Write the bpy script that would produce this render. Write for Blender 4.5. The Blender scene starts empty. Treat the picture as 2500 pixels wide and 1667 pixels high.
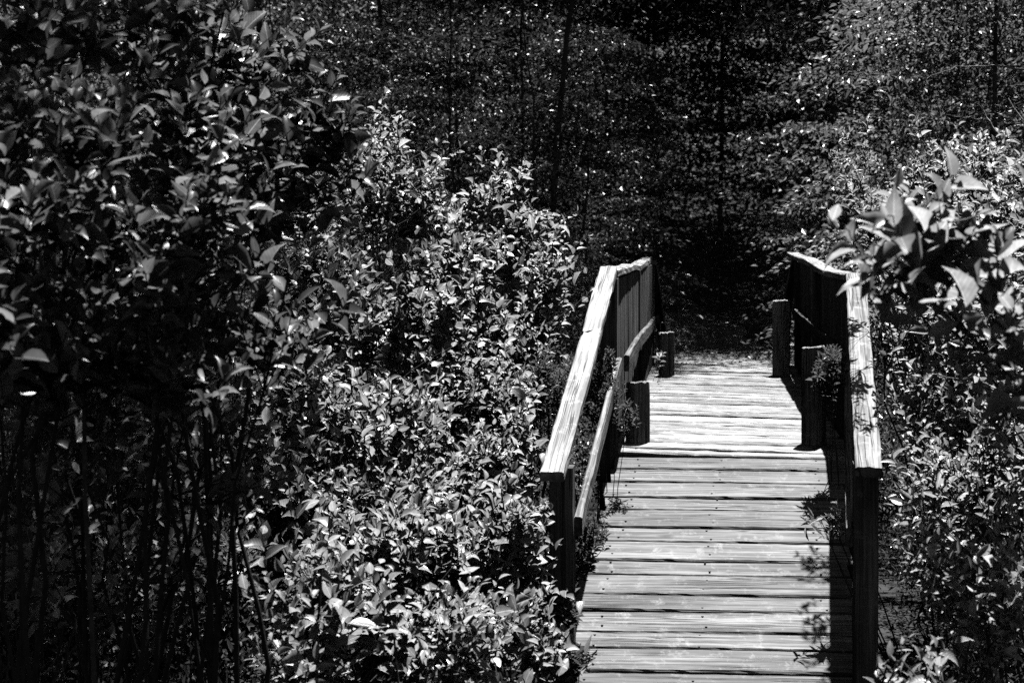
import bpy, math, random
import numpy as np
C = bpy.context.scene
col = C.collection
rad = math.radians

# ------------------------------------------------------------------ camera
EYE = 1.9
F = 3730.0                       # focal length in pixels of the 2500 px wide photograph
cd = bpy.data.cameras.new('camera')
cd.sensor_width = 36.0
cd.lens = F / 2500.0 * 36.0
cd.shift_y = -261.5 / 2500.0
cd.clip_start = 0.05
cd.clip_end = 1500
cd.dof.use_dof = True
cd.dof.focus_distance = 7.2
cd.dof.aperture_fstop = 5.6
cam = bpy.data.objects.new('camera', cd)
cam.location = (0, 0, EYE)
cam.rotation_euler = (rad(90), 0, 0)
col.objects.link(cam)
C.camera = cam

# ------------------------------------------------------------------ sky and sun
SX, SY = 0.16, 0.36              # towards the sun: right and away from the camera, high
sun_el = math.atan2(1.0, math.hypot(SX, SY))
sun_az = math.atan2(SX, SY)      # clockwise from +Y
w = bpy.data.worlds.new('World')
C.world = w
w.use_nodes = True
nt = w.node_tree
nt.nodes.clear()
sky = nt.nodes.new('ShaderNodeTexSky')
sky.sky_type = 'NISHITA'
sky.sun_disc = False
sky.sun_elevation = sun_el
sky.sun_rotation = sun_az
sky.air_density = 0.4            # a deep clear sky
sky.dust_density = 0.3
bw = nt.nodes.new('ShaderNodeSeparateColor')   # black and white film behind a red filter
bg = nt.nodes.new('ShaderNodeBackground')
bg.inputs['Strength'].default_value = 0.05
wo = nt.nodes.new('ShaderNodeOutputWorld')
nt.links.new(sky.outputs[0], bw.inputs[0])
nt.links.new(bw.outputs[0], bg.inputs[0])
nt.links.new(bg.outputs[0], wo.inputs[0])
sl = bpy.data.lights.new('sun', 'SUN')
sl.energy = 5.0
sl.angle = rad(0.5)
sl.color = (1.0, 1.0, 1.0)       # black and white photograph
sun = bpy.data.objects.new('sun', sl)
sun.location = (0, 0, 30)
sun.rotation_euler = (math.atan2(math.hypot(SX, SY), 1.0), 0, math.pi - sun_az)
col.objects.link(sun)
C.view_settings.view_transform = 'Standard'
C.view_settings.look = 'None'
C.view_settings.exposure = 1.7
C.view_settings.gamma = 1.0
C.cycles.max_bounces = 0        # the print's deep shadows: only sun and sky reach a surface
C.cycles.diffuse_bounces = 1
C.cycles.glossy_bounces = 1
C.cycles.transmission_bounces = 1
C.cycles.transparent_max_bounces = 4
C.cycles.use_denoising = False
C.cycles.sample_clamp_indirect = 3.0

rng = np.random.default_rng(7)
random.seed(7)


# ------------------------------------------------------------------ helpers
def at(px, py, d):
    """a point the depth d in front of the camera, read off the photograph"""
    return np.array([(px - 1250.0) / F * d, d, EYE - (py - 572.0) / F * d])


def norm(v):
    v = np.asarray(v, float)
    return v / np.maximum(np.linalg.norm(v, axis=-1, keepdims=True), 1e-9)


def tag(o, label=None, cat=None, group=None, kind=None):
    if label: o['label'] = label
    if cat: o['category'] = cat
    if group: o['group'] = group
    if kind: o['kind'] = kind
    return o


def empty(name, loc):
    o = bpy.data.objects.new(name, None)
    o.location = loc
    o.empty_display_size = 0.1
    col.objects.link(o)
    return o


class MB:
    """collects pieces and links them as one mesh object"""
    def __init__(self):
        self.v, self.f, self.n, self.wc, self.uv, self.rnd, self.mi = [], [], [], [], [], [], []
        self.nv = 0

    def add(self, v, loops, sizes, wc=None, rnd=None, mi=0):
        v = np.asarray(v, float).reshape(-1, 3)
        self.v.append(v)
        self.f.append(np.asarray(loops, int).ravel() + self.nv)
        sizes = np.asarray(sizes, int).ravel()
        self.n.append(sizes)
        self.wc.append(np.zeros((len(v), 3)) if wc is None else np.asarray(wc, float).reshape(-1, 3))
        self.rnd.append(np.zeros(len(v)) if rnd is None else np.broadcast_to(np.asarray(rnd, float), (len(v),)))
        self.mi.append(np.full(len(sizes), mi))
        self.nv += len(v)

    def mesh(self, name, mats, origin=(0, 0, 0), smooth=False):
        v = np.concatenate(self.v) - np.asarray(origin, float)
        f = np.concatenate(self.f)
        n = np.concatenate(self.n)
        me = bpy.data.meshes.new(name)
        me.vertices.add(len(v))
        me.vertices.foreach_set('co', v.astype(np.float32).ravel())
        me.loops.add(len(f))
        me.loops.foreach_set('vertex_index', f.astype(np.int32))
        me.polygons.add(len(n))
        st = np.concatenate([[0], np.cumsum(n)[:-1]])
        me.polygons.foreach_set('loop_start', st.astype(np.int32))
        me.polygons.foreach_set('loop_total', n.astype(np.int32))
        me.polygons.foreach_set('material_index', np.concatenate(self.mi).astype(np.int32))
        me.polygons.foreach_set('use_smooth', np.full(len(n), bool(smooth)))
        a = me.attributes.new('wc', 'FLOAT_VECTOR', 'POINT')
        a.data.foreach_set('vector', np.concatenate(self.wc).astype(np.float32).ravel())
        a = me.attributes.new('rnd', 'FLOAT', 'POINT')
        a.data.foreach_set('value', np.concatenate(self.rnd).astype(np.float32))
        for m in (mats if isinstance(mats, (list, tuple)) else [mats]):
            me.materials.append(m)
        me.update(calc_edges=True)
        return me

    def build(self, name, mats, parent=None, smooth=False):
        o = bpy.data.objects.new(name, self.mesh(name, mats, smooth=smooth))
        col.objects.link(o)
        if parent is not None:
            o.parent = parent
            # geometry is written in world coordinates: move it into the parent's frame
            lo = np.array(parent.location)
            me = o.data
            co = np.empty(len(me.vertices) * 3, np.float32)
            me.vertices.foreach_get('co', co)
            me.vertices.foreach_set('co', (co.reshape(-1, 3) - lo).astype(np.float32).ravel())
            me.update()
        return o


def bar(mb, p0, p1, width, thick, up=(0, 0, 1), cham=0.004, segs=10, warp=0.0, rough=0.002, side=None, mi=0, twist=0.0, wave=None):
    """a sawn timber from p0 to p1 (centre of section), with softened, uneven edges and a slight warp"""
    p0, p1 = np.asarray(p0, float), np.asarray(p1, float)
    L = np.linalg.norm(p1 - p0)
    t = (p1 - p0) / L
    if side is None:
        s = norm(np.cross(t, up))
    else:
        s = norm(np.asarray(side, float))
    u = norm(np.cross(s, t))
    a, b = width / 2, thick / 2
    c = min(cham, a * .6, b * .6)
    nx = 4
    top = [(-a + c + (2 * a - 2 * c) * i / nx, b) for i in range(nx + 1)]
    prof = top + [(a, b - c), (a, -b + c)] + [(x, -b) for x, _ in reversed(top)] + [(-a, -b + c), (-a, b - c)]
    prof = np.array(prof)
    M = len(prof)
    seed = random.random() * 50
    ph = [random.random() * 6.28 for _ in range(6)]
    V, W = [], []
    for i in range(segs + 1):
        k = i / segs
        x = k * L
        cx = warp * math.sin(ph[0] + 2.4 * k) - warp * ((1 - k) * math.sin(ph[0]) + k * math.sin(ph[0] + 2.4))
        cz = warp * .6 * math.sin(ph[1] + 3.1 * k) - warp * .6 * ((1 - k) * math.sin(ph[1]) + k * math.sin(ph[1] + 3.1))
        if wave is not None:
            cz += wave(k)
        tw = twist * (k - .5)
        q = prof.copy()
        q = q + rng.normal(0, rough, q.shape) * .5
        if tw:
            q = q @ np.array([[math.cos(tw), math.sin(tw)], [-math.sin(tw), math.cos(tw)]])
        P = p0 + t * x + np.outer(q[:, 0] + cx, s) + np.outer(q[:, 1] + cz, u)
        V.append(P)
        W.append(np.column_stack([np.full(M, x + seed), prof[:, 0] + seed * 1.7, prof[:, 1] + seed * .37]))
    V = np.concatenate(V); W = np.concatenate(W)
    F_, n_ = [], []
    for i in range(segs):
        for j in range(M):
            k = (j + 1) % M
            F_ += [i * M + j, (i + 1) * M + j, (i + 1) * M + k, i * M + k]
            n_.append(4)
    # end grain on vertices of its own
    base = len(V)
    e0, e1 = V[:M], V[-M:]
    V = np.concatenate([V, e0, e1])
    wE = np.column_stack([np.full(M, seed + 3.3), prof[:, 0] * .15 + seed, prof[:, 1] * .15 + seed])
    W = np.concatenate([W, wE, wE])
    F_ += list(range(base, base + M)); n_.append(M)
    F_ += list(range(base + 2 * M - 1, base + M - 1, -1)); n_.append(M)
    mb.add(V, F_, n_, wc=W, rnd=random.random(), mi=mi)


def log(mb, base, h, r, sides=20, rings=7, squash=0.92):
    """a short post sawn off by hand: nearly round, checked and a little uneven on top"""
    V, W = [], []
    seed = random.random() * 40
    ang = np.arange(sides) / sides * 2 * math.pi
    rr = r * (1 + rng.normal(0, .012, sides)) * (1 + .05 * np.cos(4 * ang + .8))
    zs = [0] + list(np.linspace(.1, 1, rings)) 
    for k, z in enumerate(zs):
        f = 1.0 if z < .995 else .95
        ca = rr * f
        zz = z * h + (rng.normal(0, .003, sides) + .008 * np.cos(ang + 1) if z >= .995 else 0)
        V.append(np.column_stack([base[0] + ca * np.cos(ang), base[1] + ca * np.sin(ang) * squash, base[2] + zz + 0 * ang]))
        W.append(np.column_stack([z * h + seed + 0 * ang, ang * r + seed, 0 * ang]))
    F_, n_ = [], []
    R = len(zs)
    for i in range(R - 1):
        for j in range(sides):
            k = (j + 1) % sides
            F_ += [i * sides + j, i * sides + k, (i + 1) * sides + k, (i + 1) * sides + j]; n_.append(4)
    V = np.concatenate(V); W = np.concatenate(W)
    b = len(V)
    inner = V[-sides:].copy()
    cen = inner.mean(0)
    top1 = cen + (inner - cen) * .9 + np.array([0, 0, .006])
    top2 = cen + (inner - cen) * .45 + np.array([0, 0, .004])
    V = np.concatenate([V, top1, top2, [cen + [0, 0, .001]]])
    wt = np.column_stack([ang * 0 + seed + 9, np.cos(ang) * r, np.sin(ang) * r])
    W = np.concatenate([W, wt, wt * [1, .5, .5], [[seed + 9, 0, 0]]])
    for a0, a1 in ((b - sides, b), (b, b + sides)):
        for j in range(sides):
            k = (j + 1) % sides
            F_ += [a0 + j, a0 + k, a1 + k, a1 + j]; n_.append(4)
    for j in range(sides):
        F_ += [b + sides + j, b + sides + (j + 1) % sides, b + 2 * sides]; n_.append(3)
    mb.add(V, F_, n_, wc=W, rnd=random.random())


def tubes(mb, PTS, RAD, sides=4, mi=0):
    """many tubes at once; PTS (n, k, 3), RAD (n, k)"""
    PTS = np.asarray(PTS, float); RAD = np.asarray(RAD, float)
    n, k, _ = PTS.shape
    T = np.empty_like(PTS)
    T[:, 1:-1] = PTS[:, 2:] - PTS[:, :-2]
    T[:, 0] = PTS[:, 1] - PTS[:, 0]
    T[:, -1] = PTS[:, -1] - PTS[:, -2]
    T = norm(T)
    ref = np.where(np.abs(T[..., 2:3]) > .9, np.array([1.0, 0.1, 0]), np.array([0, 0.1, 1.0]))
    A = norm(np.cross(T, ref)); B = np.cross(T, A)
    ang = np.arange(sides) / sides * 2 * math.pi
    V = PTS[:, :, None, :] + RAD[:, :, None, None] * (np.cos(ang)[None, None, :, None] * A[:, :, None, :] + np.sin(ang)[None, None, :, None] * B[:, :, None, :])
    V = V.reshape(-1, 3)
    i = np.arange(k - 1)[:, None]; j = np.arange(sides)[None, :]; jn = (j + 1) % sides
    q = np.stack([i * sides + j, i * sides + jn, (i + 1) * sides + jn, (i + 1) * sides + j], -1).reshape(-1, 4)
    Q = (q[None] + (np.arange(n) * k * sides)[:, None, None]).reshape(-1, 4)
    rn = np.repeat(rng.random(n), k * sides)
    mb.add(V, Q, np.full(len(Q), 4), wc=V, rnd=rn, mi=mi)


# leaf blades: (across, along, lift) and faces
def _fine():
    rows = [(.14, .26), (.34, .47), (.58, .45), (.8, .25)]
    v = [(0, 0, 0)]
    for t, hw in rows:
        z = -.16 * t * t
        v += [(-hw, t, z + .3 * hw), (0, t, z), (hw, t, z + .3 * hw)]
    v.append((0, 1.0, -.2))
    f, n = [], []
    f += [0, 2, 1, 0, 3, 2]; n += [3, 3]
    for r in range(3):
        a = 1 + 3 * r; b = a + 3
        f += [a, a + 1, b + 1, b, a + 1, a + 2, b + 2, b + 1]; n += [4, 4]
    a = 10
    f += [a, a + 1, 13, a + 1, a + 2, 13]; n += [3, 3]
    return np.array(v, float), np.array(f), np.array(n)


def _mid():
    v = [(0, 0, 0), (-.42, .36, .12), (0, .5, -.03), (.42, .36, .12), (.3, .74, .05), (0, 1, -.14), (-.3, .74, .05)]
    f = [0, 2, 1, 0, 3, 2, 1, 2, 5, 6, 2, 3, 4, 5]
    n = [3, 3, 4, 4]
    return np.array(v, float), np.array(f), np.array(n)


def _far():
    v = [(0, 0, 0), (.42, .5, .1), (0, 1, -.08), (-.42, .5, .1)]
    f = [0, 1, 2, 0, 2, 3]
    return np.array(v, float), np.array(f), np.array([3, 3])


TPL = {'fine': _fine(), 'mid': _mid(), 'far': _far()}


def leaves(mb, P, D, N, L, ratio=.55, kind='mid', mi=0):
    """P positions, D growth directions, N face normals, L lengths"""
    tv, tf, tn = TPL[kind]
    n = len(P)
    if n == 0: return
    D = norm(D)
    S = norm(np.cross(D, N))
    U = np.cross(S, D)
    L = np.broadcast_to(np.asarray(L, float), (n,))
    wd = L * ratio * (1 + rng.uniform(-.12, .12, n))
    curl = rng.uniform(.2, 2.2, n)
    V = (P[:, None, :] + (tv[None, :, 0, None] * wd[:, None, None]) * S[:, None, :]
         + (tv[None, :, 1, None] * L[:, None, None]) * D[:, None, :]
         + (tv[None, :, 2, None] * (L * curl)[:, None, None]) * U[:, None, :])
    k = len(tv)
    Fc = (tf[None, :] + (np.arange(n) * k)[:, None]).ravel()
    wc = np.broadcast_to(tv[None], (n, k, 3)).reshape(-1, 3)
    rn = np.repeat(rng.random(n), k)
    mb.add(V.reshape(-1, 3), Fc, np.tile(tn, n), wc=wc, rnd=rn, mi=mi)


# ------------------------------------------------------------------ materials
def newmat(name):
    m = bpy.data.materials.new(name)
    m.use_nodes = True
    t = m.node_tree
    t.nodes.clear()
    return m, t, t.nodes, t.links


def nd(N, typ, **kw):
    x = N.new(typ)
    for k, v in kw.items():
        if k.startswith('i_'):
            x.inputs[k[2:].replace('_', ' ')].default_value = v
        else:
            setattr(x, k, v)
    return x


def ramp(N, stops):
    r = N.new('ShaderNodeValToRGB')
    e = r.color_ramp.elements
    while len(e) < len(stops): e.new(.5)
    for q, (p, c) in zip(e, stops):
        q.position = p
        q.color = (c, c, c, 1)
    return r


def mix(N, Lk, a, b, fac, mode='MIX'):
    x = N.new('ShaderNodeMix')
    x.data_type = 'RGBA'
    x.blend_type = mode
    for s, val in (('Factor', fac), ('A', a), ('B', b)):
        sock = [q for q in x.inputs if q.name == s and q.enabled][0]
        if hasattr(val, 'links') or hasattr(val, 'is_linked'):
            Lk.new(val, sock)
        else:
            sock.default_value = val if s == 'Factor' else (val, val, val, 1)
    return [q for q in x.outputs if q.enabled][0]


def leafmat(name, lo, hi, trans=.35, rough=.38, veins=False, tcol=1.6, spec=.5):
    m, t, N, Lk = newmat(name)
    at_ = nd(N, 'ShaderNodeAttribute', attribute_name='rnd')
    r = ramp(N, [(0, lo), (.55, (lo + hi) / 2), (1, hi)])
    Lk.new(at_.outputs['Fac'], r.inputs[0])
    base = r.outputs[0]
    p = nd(N, 'ShaderNodeBsdfPrincipled')
    p.inputs['Roughness'].default_value = rough
    p.inputs['Specular IOR Level'].default_value = spec
    if veins:
        wc = nd(N, 'ShaderNodeAttribute', attribute_name='wc')
        sx = nd(N, 'ShaderNodeSeparateXYZ')
        Lk.new(wc.outputs['Vector'], sx.inputs[0])
        ab = nd(N, 'ShaderNodeMath', operation='ABSOLUTE'); Lk.new(sx.outputs[0], ab.inputs[0])
        # side veins: stripes slanting away from the midrib
        m1 = nd(N, 'ShaderNodeMath', operation='MULTIPLY_ADD'); Lk.new(ab.outputs[0], m1.inputs[0]); m1.inputs[1].default_value = -.75
        Lk.new(sx.outputs[1], m1.inputs[2])
        m2 = nd(N, 'ShaderNodeMath', operation='MULTIPLY'); Lk.new(m1.outputs[0], m2.inputs[0]); m2.inputs[1].default_value = 52
        m3 = nd(N, 'ShaderNodeMath', operation='SINE'); Lk.new(m2.outputs[0], m3.inputs[0])
        rv = ramp(N, [(.8, 0), (1, 1)]); 
        m4 = nd(N, 'ShaderNodeMath', operation='MULTIPLY_ADD'); Lk.new(m3.outputs[0], m4.inputs[0]); m4.inputs[1].default_value = .5; m4.inputs[2].default_value = .5
        Lk.new(m4.outputs[0], rv.inputs[0])
        rr = ramp(N, [(.0, 1), (.035, 0)]); Lk.new(ab.outputs[0], rr.inputs[0])
        mx = nd(N, 'ShaderNodeMath', operation='MAXIMUM'); Lk.new(rr.outputs[0], mx.inputs[0])
        hv = nd(N, 'ShaderNodeMath', operation='MULTIPLY'); Lk.new(rv.outputs[0], hv.inputs[0]); hv.inputs[1].default_value = .2
        Lk.new(hv.outputs[0], mx.inputs[1])
        base2 = mix(N, Lk, base, hi * 1.7, mx.outputs[0])
        ge = nd(N, 'ShaderNodeNewGeometry')
        nz = nd(N, 'ShaderNodeTexNoise'); nz.inputs['Scale'].default_value = 45; nz.inputs['Detail'].default_value = 3
        Lk.new(ge.outputs['Position'], nz.inputs['Vector'])
        rb = ramp(N, [(.3, .72), (.7, 1.15)]); Lk.new(nz.outputs[0], rb.inputs[0])
        base = mix(N, Lk, base2, rb.outputs[0], 1.0, 'MULTIPLY')
        bp = nd(N, 'ShaderNodeBump'); bp.inputs['Strength'].default_value = .35; bp.inputs['Distance'].default_value = .002
        Lk.new(mx.outputs[0], bp.inputs['Height']); Lk.new(bp.outputs[0], p.inputs['Normal'])
    Lk.new(base, p.inputs['Base Color'])
    tr = nd(N, 'ShaderNodeBsdfTranslucent')
    tc = mix(N, Lk, base, tcol, 1.0, 'MULTIPLY')
    Lk.new(tc, tr.inputs[0])
    ms = nd(N, 'ShaderNodeMixShader'); ms.inputs[0].default_value = trans
    Lk.new(p.outputs[0], ms.inputs[1]); Lk.new(tr.outputs[0], ms.inputs[2])
    o = nd(N, 'ShaderNodeOutputMaterial'); Lk.new(ms.outputs[0], o.inputs[0])
    return m


def woodmat(name, dark, lightv, crack=.12, spec=.3, contrast=1.0, rough=.7):
    m, t, N, Lk = newmat(name)
    wc = nd(N, 'ShaderNodeAttribute', attribute_name='wc')
    rn = nd(N, 'ShaderNodeAttribute', attribute_name='rnd')

    def noise(scale, sc=1.0, det=5, rough=.55, dist=0.0):
        mp = nd(N, 'ShaderNodeMapping'); mp.inputs['Scale'].default_value = scale
        Lk.new(wc.outputs['Vector'], mp.inputs[0])
        z = nd(N, 'ShaderNodeTexNoise'); z.inputs['Scale'].default_value = sc; z.inputs['Detail'].default_value = det
        z.inputs['Roughness'].default_value = rough; z.inputs['Distortion'].default_value = dist
        Lk.new(mp.outputs[0], z.inputs['Vector'])
        return z.outputs[0]
    g = noise((1.6, 62, 62), 1, 4, .6, .35)          # fine grain
    g2 = noise((2.2, 115, 115), 1, 4, .65)             # finer fibres
    big = noise((2.2, 9, 9), 1, 3, .55)              # worn and stained patches
    sp = noise((17, 13, 13), 1, 6, .78)               # scuffs
    rg = ramp(N, [(.34, dark), (.49, dark + (lightv - dark) * .5), (.62, lightv)])
    Lk.new(g, rg.inputs[0])
    rg2 = ramp(N, [(.38, .3), (.5, .95), (.62, 1.2)]); Lk.new(g2, rg2.inputs[0])
    c = mix(N, Lk, rg.outputs[0], rg2.outputs[0], .85 * contrast, 'MULTIPLY')
    rb = ramp(N, [(.36, .5), (.62, 1.3)]); Lk.new(big, rb.inputs[0])
    c = mix(N, Lk, c, rb.outputs[0], .85, 'MULTIPLY')
    rs = ramp(N, [(.54, 0), (.68, 1)]); Lk.new(sp, rs.inputs[0])
    sb = nd(N, 'ShaderNodeMath', operation='MULTIPLY'); Lk.new(rs.outputs[0], sb.inputs[0]); sb.inputs[1].default_value = .65
    c = mix(N, Lk, c, min(.8, lightv * 1.6), sb.outputs[0])
    # drying cracks
    ck = noise((1.1, 48, 48), 1, 2, .5, .2)
    sub = nd(N, 'ShaderNodeMath', operation='SUBTRACT'); Lk.new(ck, sub.inputs[0]); sub.inputs[1].default_value = .5
    ab = nd(N, 'ShaderNodeMath', operation='ABSOLUTE'); Lk.new(sub.outputs[0], ab.inputs[0])
    cg = noise((1.3, 7, 7), 1, 2)
    rgate = ramp(N, [(.44, 0), (.54, 1)]); Lk.new(cg, rgate.inputs[0])
    rc = ramp(N, [(.0, 1), (.018 + crack * .06, 0)]); Lk.new(ab.outputs[0], rc.inputs[0])
    cm = nd(N, 'ShaderNodeMath', operation='MULTIPLY'); Lk.new(rc.outputs[0], cm.inputs[0]); Lk.new(rgate.outputs[0], cm.inputs[1])
    c = mix(N, Lk, c, .02, cm.outputs[0])
    # knots
    mp = nd(N, 'ShaderNodeMapping'); mp.inputs['Scale'].default_value = (1.5, 4.2, 2.0); Lk.new(wc.outputs['Vector'], mp.inputs[0])
    vo = nd(N, 'ShaderNodeTexVoronoi'); vo.inputs['Scale'].default_value = 1.0; Lk.new(mp.outputs[0], vo.inputs['Vector'])
    rk = ramp(N, [(.0, 1), (.05, .8), (.085, 0)]); Lk.new(vo.outputs['Distance'], rk.inputs[0])
    c = mix(N, Lk, c, dark * .35, rk.outputs[0])
    # every board its own tone
    rr = ramp(N, [(0, .62), (1, 1.25)]); Lk.new(rn.outputs['Fac'], rr.inputs[0])
    c = mix(N, Lk, c, rr.outputs[0], 1.0, 'MULTIPLY')
    p = nd(N, 'ShaderNodeBsdfPrincipled')
    p.inputs['Roughness'].default_value = rough
    p.inputs['Specular IOR Level'].default_value = spec
    Lk.new(c, p.inputs['Base Color'])
    hsum = nd(N, 'ShaderNodeMath', operation='MULTIPLY_ADD'); Lk.new(g2, hsum.inputs[0]); hsum.inputs[1].default_value = .6; Lk.new(g, hsum.inputs[2])
    hh = nd(N, 'ShaderNodeMath', operation='MULTIPLY_ADD'); Lk.new(cm.outputs[0], hh.inputs[0]); hh.inputs[1].default_value = -1.2; Lk.new(hsum.outputs[0], hh.inputs[2])
    bp = nd(N, 'ShaderNodeBump'); bp.inputs['Strength'].default_value = .8; bp.inputs['Distance'].default_value = .004
    Lk.new(hh.outputs[0], bp.inputs['Height']); Lk.new(bp.outputs[0], p.inputs['Normal'])
    o = nd(N, 'ShaderNodeOutputMaterial'); Lk.new(p.outputs[0], o.inputs[0])
    return m


def plainmat(name, lo, hi, scale=20, rough=.85, stretch=(1, 1, 1), bump=.4):
    m, t, N, Lk = newmat(name)
    ge = nd(N, 'ShaderNodeNewGeometry')
    mp = nd(N, 'ShaderNodeMapping'); mp.inputs['Scale'].default_value = stretch; Lk.new(ge.outputs['Position'], mp.inputs[0])
    z = nd(N, 'ShaderNodeTexNoise'); z.inputs['Scale'].default_value = scale; z.inputs['Detail'].default_value = 6; z.inputs['Roughness'].default_value = .65
    Lk.new(mp.outputs[0], z.inputs['Vector'])
    r = ramp(N, [(.35, lo), (.65, hi)]); Lk.new(z.outputs[0], r.inputs[0])
    p = nd(N, 'ShaderNodeBsdfPrincipled'); p.inputs['Roughness'].default_value = rough; p.inputs['Specular IOR Level'].default_value = .25
    Lk.new(r.outputs[0], p.inputs['Base Color'])
    bp = nd(N, 'ShaderNodeBump'); bp.inputs['Strength'].default_value = bump; bp.inputs['Distance'].default_value = .01
    Lk.new(z.outputs[0], bp.inputs['Height']); Lk.new(bp.outputs[0], p.inputs['Normal'])
    o = nd(N, 'ShaderNodeOutputMaterial'); Lk.new(p.outputs[0], o.inputs[0])
    return m


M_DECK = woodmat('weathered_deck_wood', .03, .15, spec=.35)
M_DECK2 = woodmat('paler_deck_wood', .08, .32, spec=.35)  # level deck planks, a paler tone than the ramps
M_RAIL = woodmat('weathered_rail_wood', .12, .30, crack=.2, contrast=.8)
M_MIDRAIL = woodmat('grey_mid_rail_wood', .05, .19)
M_POST = woodmat('dark_post_wood', .05, .12, crack=.25)
M_SHORT = woodmat('short_post_wood', .32, .6, crack=.3)
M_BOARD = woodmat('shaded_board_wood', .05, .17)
M_NAIL = plainmat('rusty_nail', .02, .05, 60, .6)
M_SOIL = plainmat('forest_soil', .006, .018, 6)
M_LITTER_PATH = plainmat('trodden_leaf_mould', .07, .24, 9)
M_LITTER = leafmat('dead_leaf', .03, .11, .1, .6)
M_BARK = plainmat('grey_bark', .02, .07, 14, .9, (1, 1, .25))
M_STEM = plainmat('black_stem', .005, .02, 30, .8)
M_TWIG = plainmat('twig_bark', .012, .05, 30, .7)
M_DEADTWIG = plainmat('bare_dead_twig', .09, .22, 40, .7)
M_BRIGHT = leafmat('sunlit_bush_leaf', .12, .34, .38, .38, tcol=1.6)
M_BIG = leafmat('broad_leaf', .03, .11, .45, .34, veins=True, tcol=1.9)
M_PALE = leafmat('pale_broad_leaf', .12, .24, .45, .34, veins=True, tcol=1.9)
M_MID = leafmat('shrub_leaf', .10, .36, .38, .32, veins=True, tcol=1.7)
M_FERN = leafmat('narrow_leaf', .05, .13, .38, .4, tcol=1.6)
M_SMALL = leafmat('small_leaf', .03, .12, .35, .32, tcol=1.6)
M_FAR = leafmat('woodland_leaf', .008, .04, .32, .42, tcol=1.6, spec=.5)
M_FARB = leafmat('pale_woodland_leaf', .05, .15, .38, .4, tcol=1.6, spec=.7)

# ------------------------------------------------------------------ setting
def gz(x, y):
    """ground height"""
    x = np.asarray(x, float); y = np.asarray(y, float)
    h = .05 * np.sin(x * .9 + 1) * np.cos(y * .7) - .02
    far = np.clip((y - 34) / 60, 0, 1)
    h = h + 12 * far * far * (3 - 2 * far)
    dip = np.exp(-((y - 10.7) / 2.2) ** 2) * .35
    return h - dip


def ground():
    xs = np.concatenate([np.linspace(-400, -30, 12), np.linspace(-28, 28, 70), np.linspace(30, 400, 12)])
    ys = np.concatenate([np.linspace(-300, -12, 8), np.linspace(-10, 60, 88), np.linspace(64, 600, 20)])
    X, Y = np.meshgrid(xs, ys)
    V = np.column_stack([X.ravel(), Y.ravel(), gz(X, Y).ravel()])
    nx, ny = len(xs), len(ys)
    i, j = np.meshgrid(np.arange(ny - 1), np.arange(nx - 1), indexing='ij')
    a = (i * nx + j).ravel()
    Q = np.column_stack([a, a + 1, a + nx + 1, a + nx])
    mb = MB(); mb.add(V, Q, np.full(len(Q), 4))
    tag(mb.build('ground', M_SOIL, smooth=True), kind='structure')


ground()


def path_x(y):
    return 1.83 + .131 * (y - 13.4) - .0065 * np.clip(y - 24, 0, 40) ** 2


def path():
    ys = np.linspace(13.0, 44, 60)
    V = []
    for y in ys:
        for s in np.linspace(-1, 1, 9):
            wv = .78 + .1 * math.sin(y * 1.7) + .06 * math.sin(y * 4.1)
            x = path_x(y) + s * wv
            V.append((x, y, float(gz(x, y)) + .012 * (1 - s * s) + .004))
    Q = []
    for i in range(len(ys) - 1):
        for j in range(8):
            a = i * 9 + j
            Q.append((a, a + 1, a + 10, a + 9))
    mb = MB(); mb.add(V, Q, np.full(len(Q), 4))
    tag(mb.build('path', M_LITTER_PATH, smooth=True), kind='structure')
    # fallen leaves lying on it
    n = 5000
    y = rng.uniform(13.2, 40, n)
    x = path_x(y) + rng.normal(0, .75, n)
    P = np.column_stack([x, y, gz(x, y) + .02 + rng.random(n) * .012])
    a = rng.uniform(0, 6.28, n)
    D = np.column_stack([np.cos(a), np.sin(a), rng.normal(0, .15, n)])
    Nn = norm(np.column_stack([rng.normal(0, .25, n), rng.normal(0, .25, n), np.ones(n)]))
    mb = MB(); leaves(mb, P, D, Nn, rng.uniform(.04, .09, n), .6, 'far')
    tag(mb.build('leaf_litter', M_LITTER), 'dry fallen leaves scattered over the path beyond the bridge', 'leaf litter', kind='stuff')


path()

# ------------------------------------------------------------------ footbridge
ZD = EYE - 1.148                 # level deck
SL = .348                        # slope of the ramps
bridge = empty('footbridge', (1.5, 10.7, 0))
tag(bridge, 'weathered wooden footbridge with sloping plank ramp and handrails, leading into the dark woods', 'footbridge')


def ramp_z(d):
    return ZD - SL * (8 - d)


def near_edge(d):                # left and right edge of the near ramp
    xl = .545 - .19 * (8 - d)
    return xl, xl + 1.19


def lvl_c(d):
    return 1.153 + .131 * (d - 8)


def nail(mb, x, y, z, nrm=(0, 0, 1)):
    a = np.arange(6) / 6 * 6.283
    r = .0055
    V = np.column_stack([x + r * np.cos(a), y + r * np.sin(a), np.full(6, z + .0015)])
    V2 = V - [0, 0, .004]
    F_ = list(range(6)); n_ = [6]
    for j in range(6):
        F_ += [6 + j, 6 + (j + 1) % 6, (j + 1) % 6, j]; n_.append(4)
    mb.add(np.concatenate([V, V2]), F_, n_, mi=1)


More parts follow.
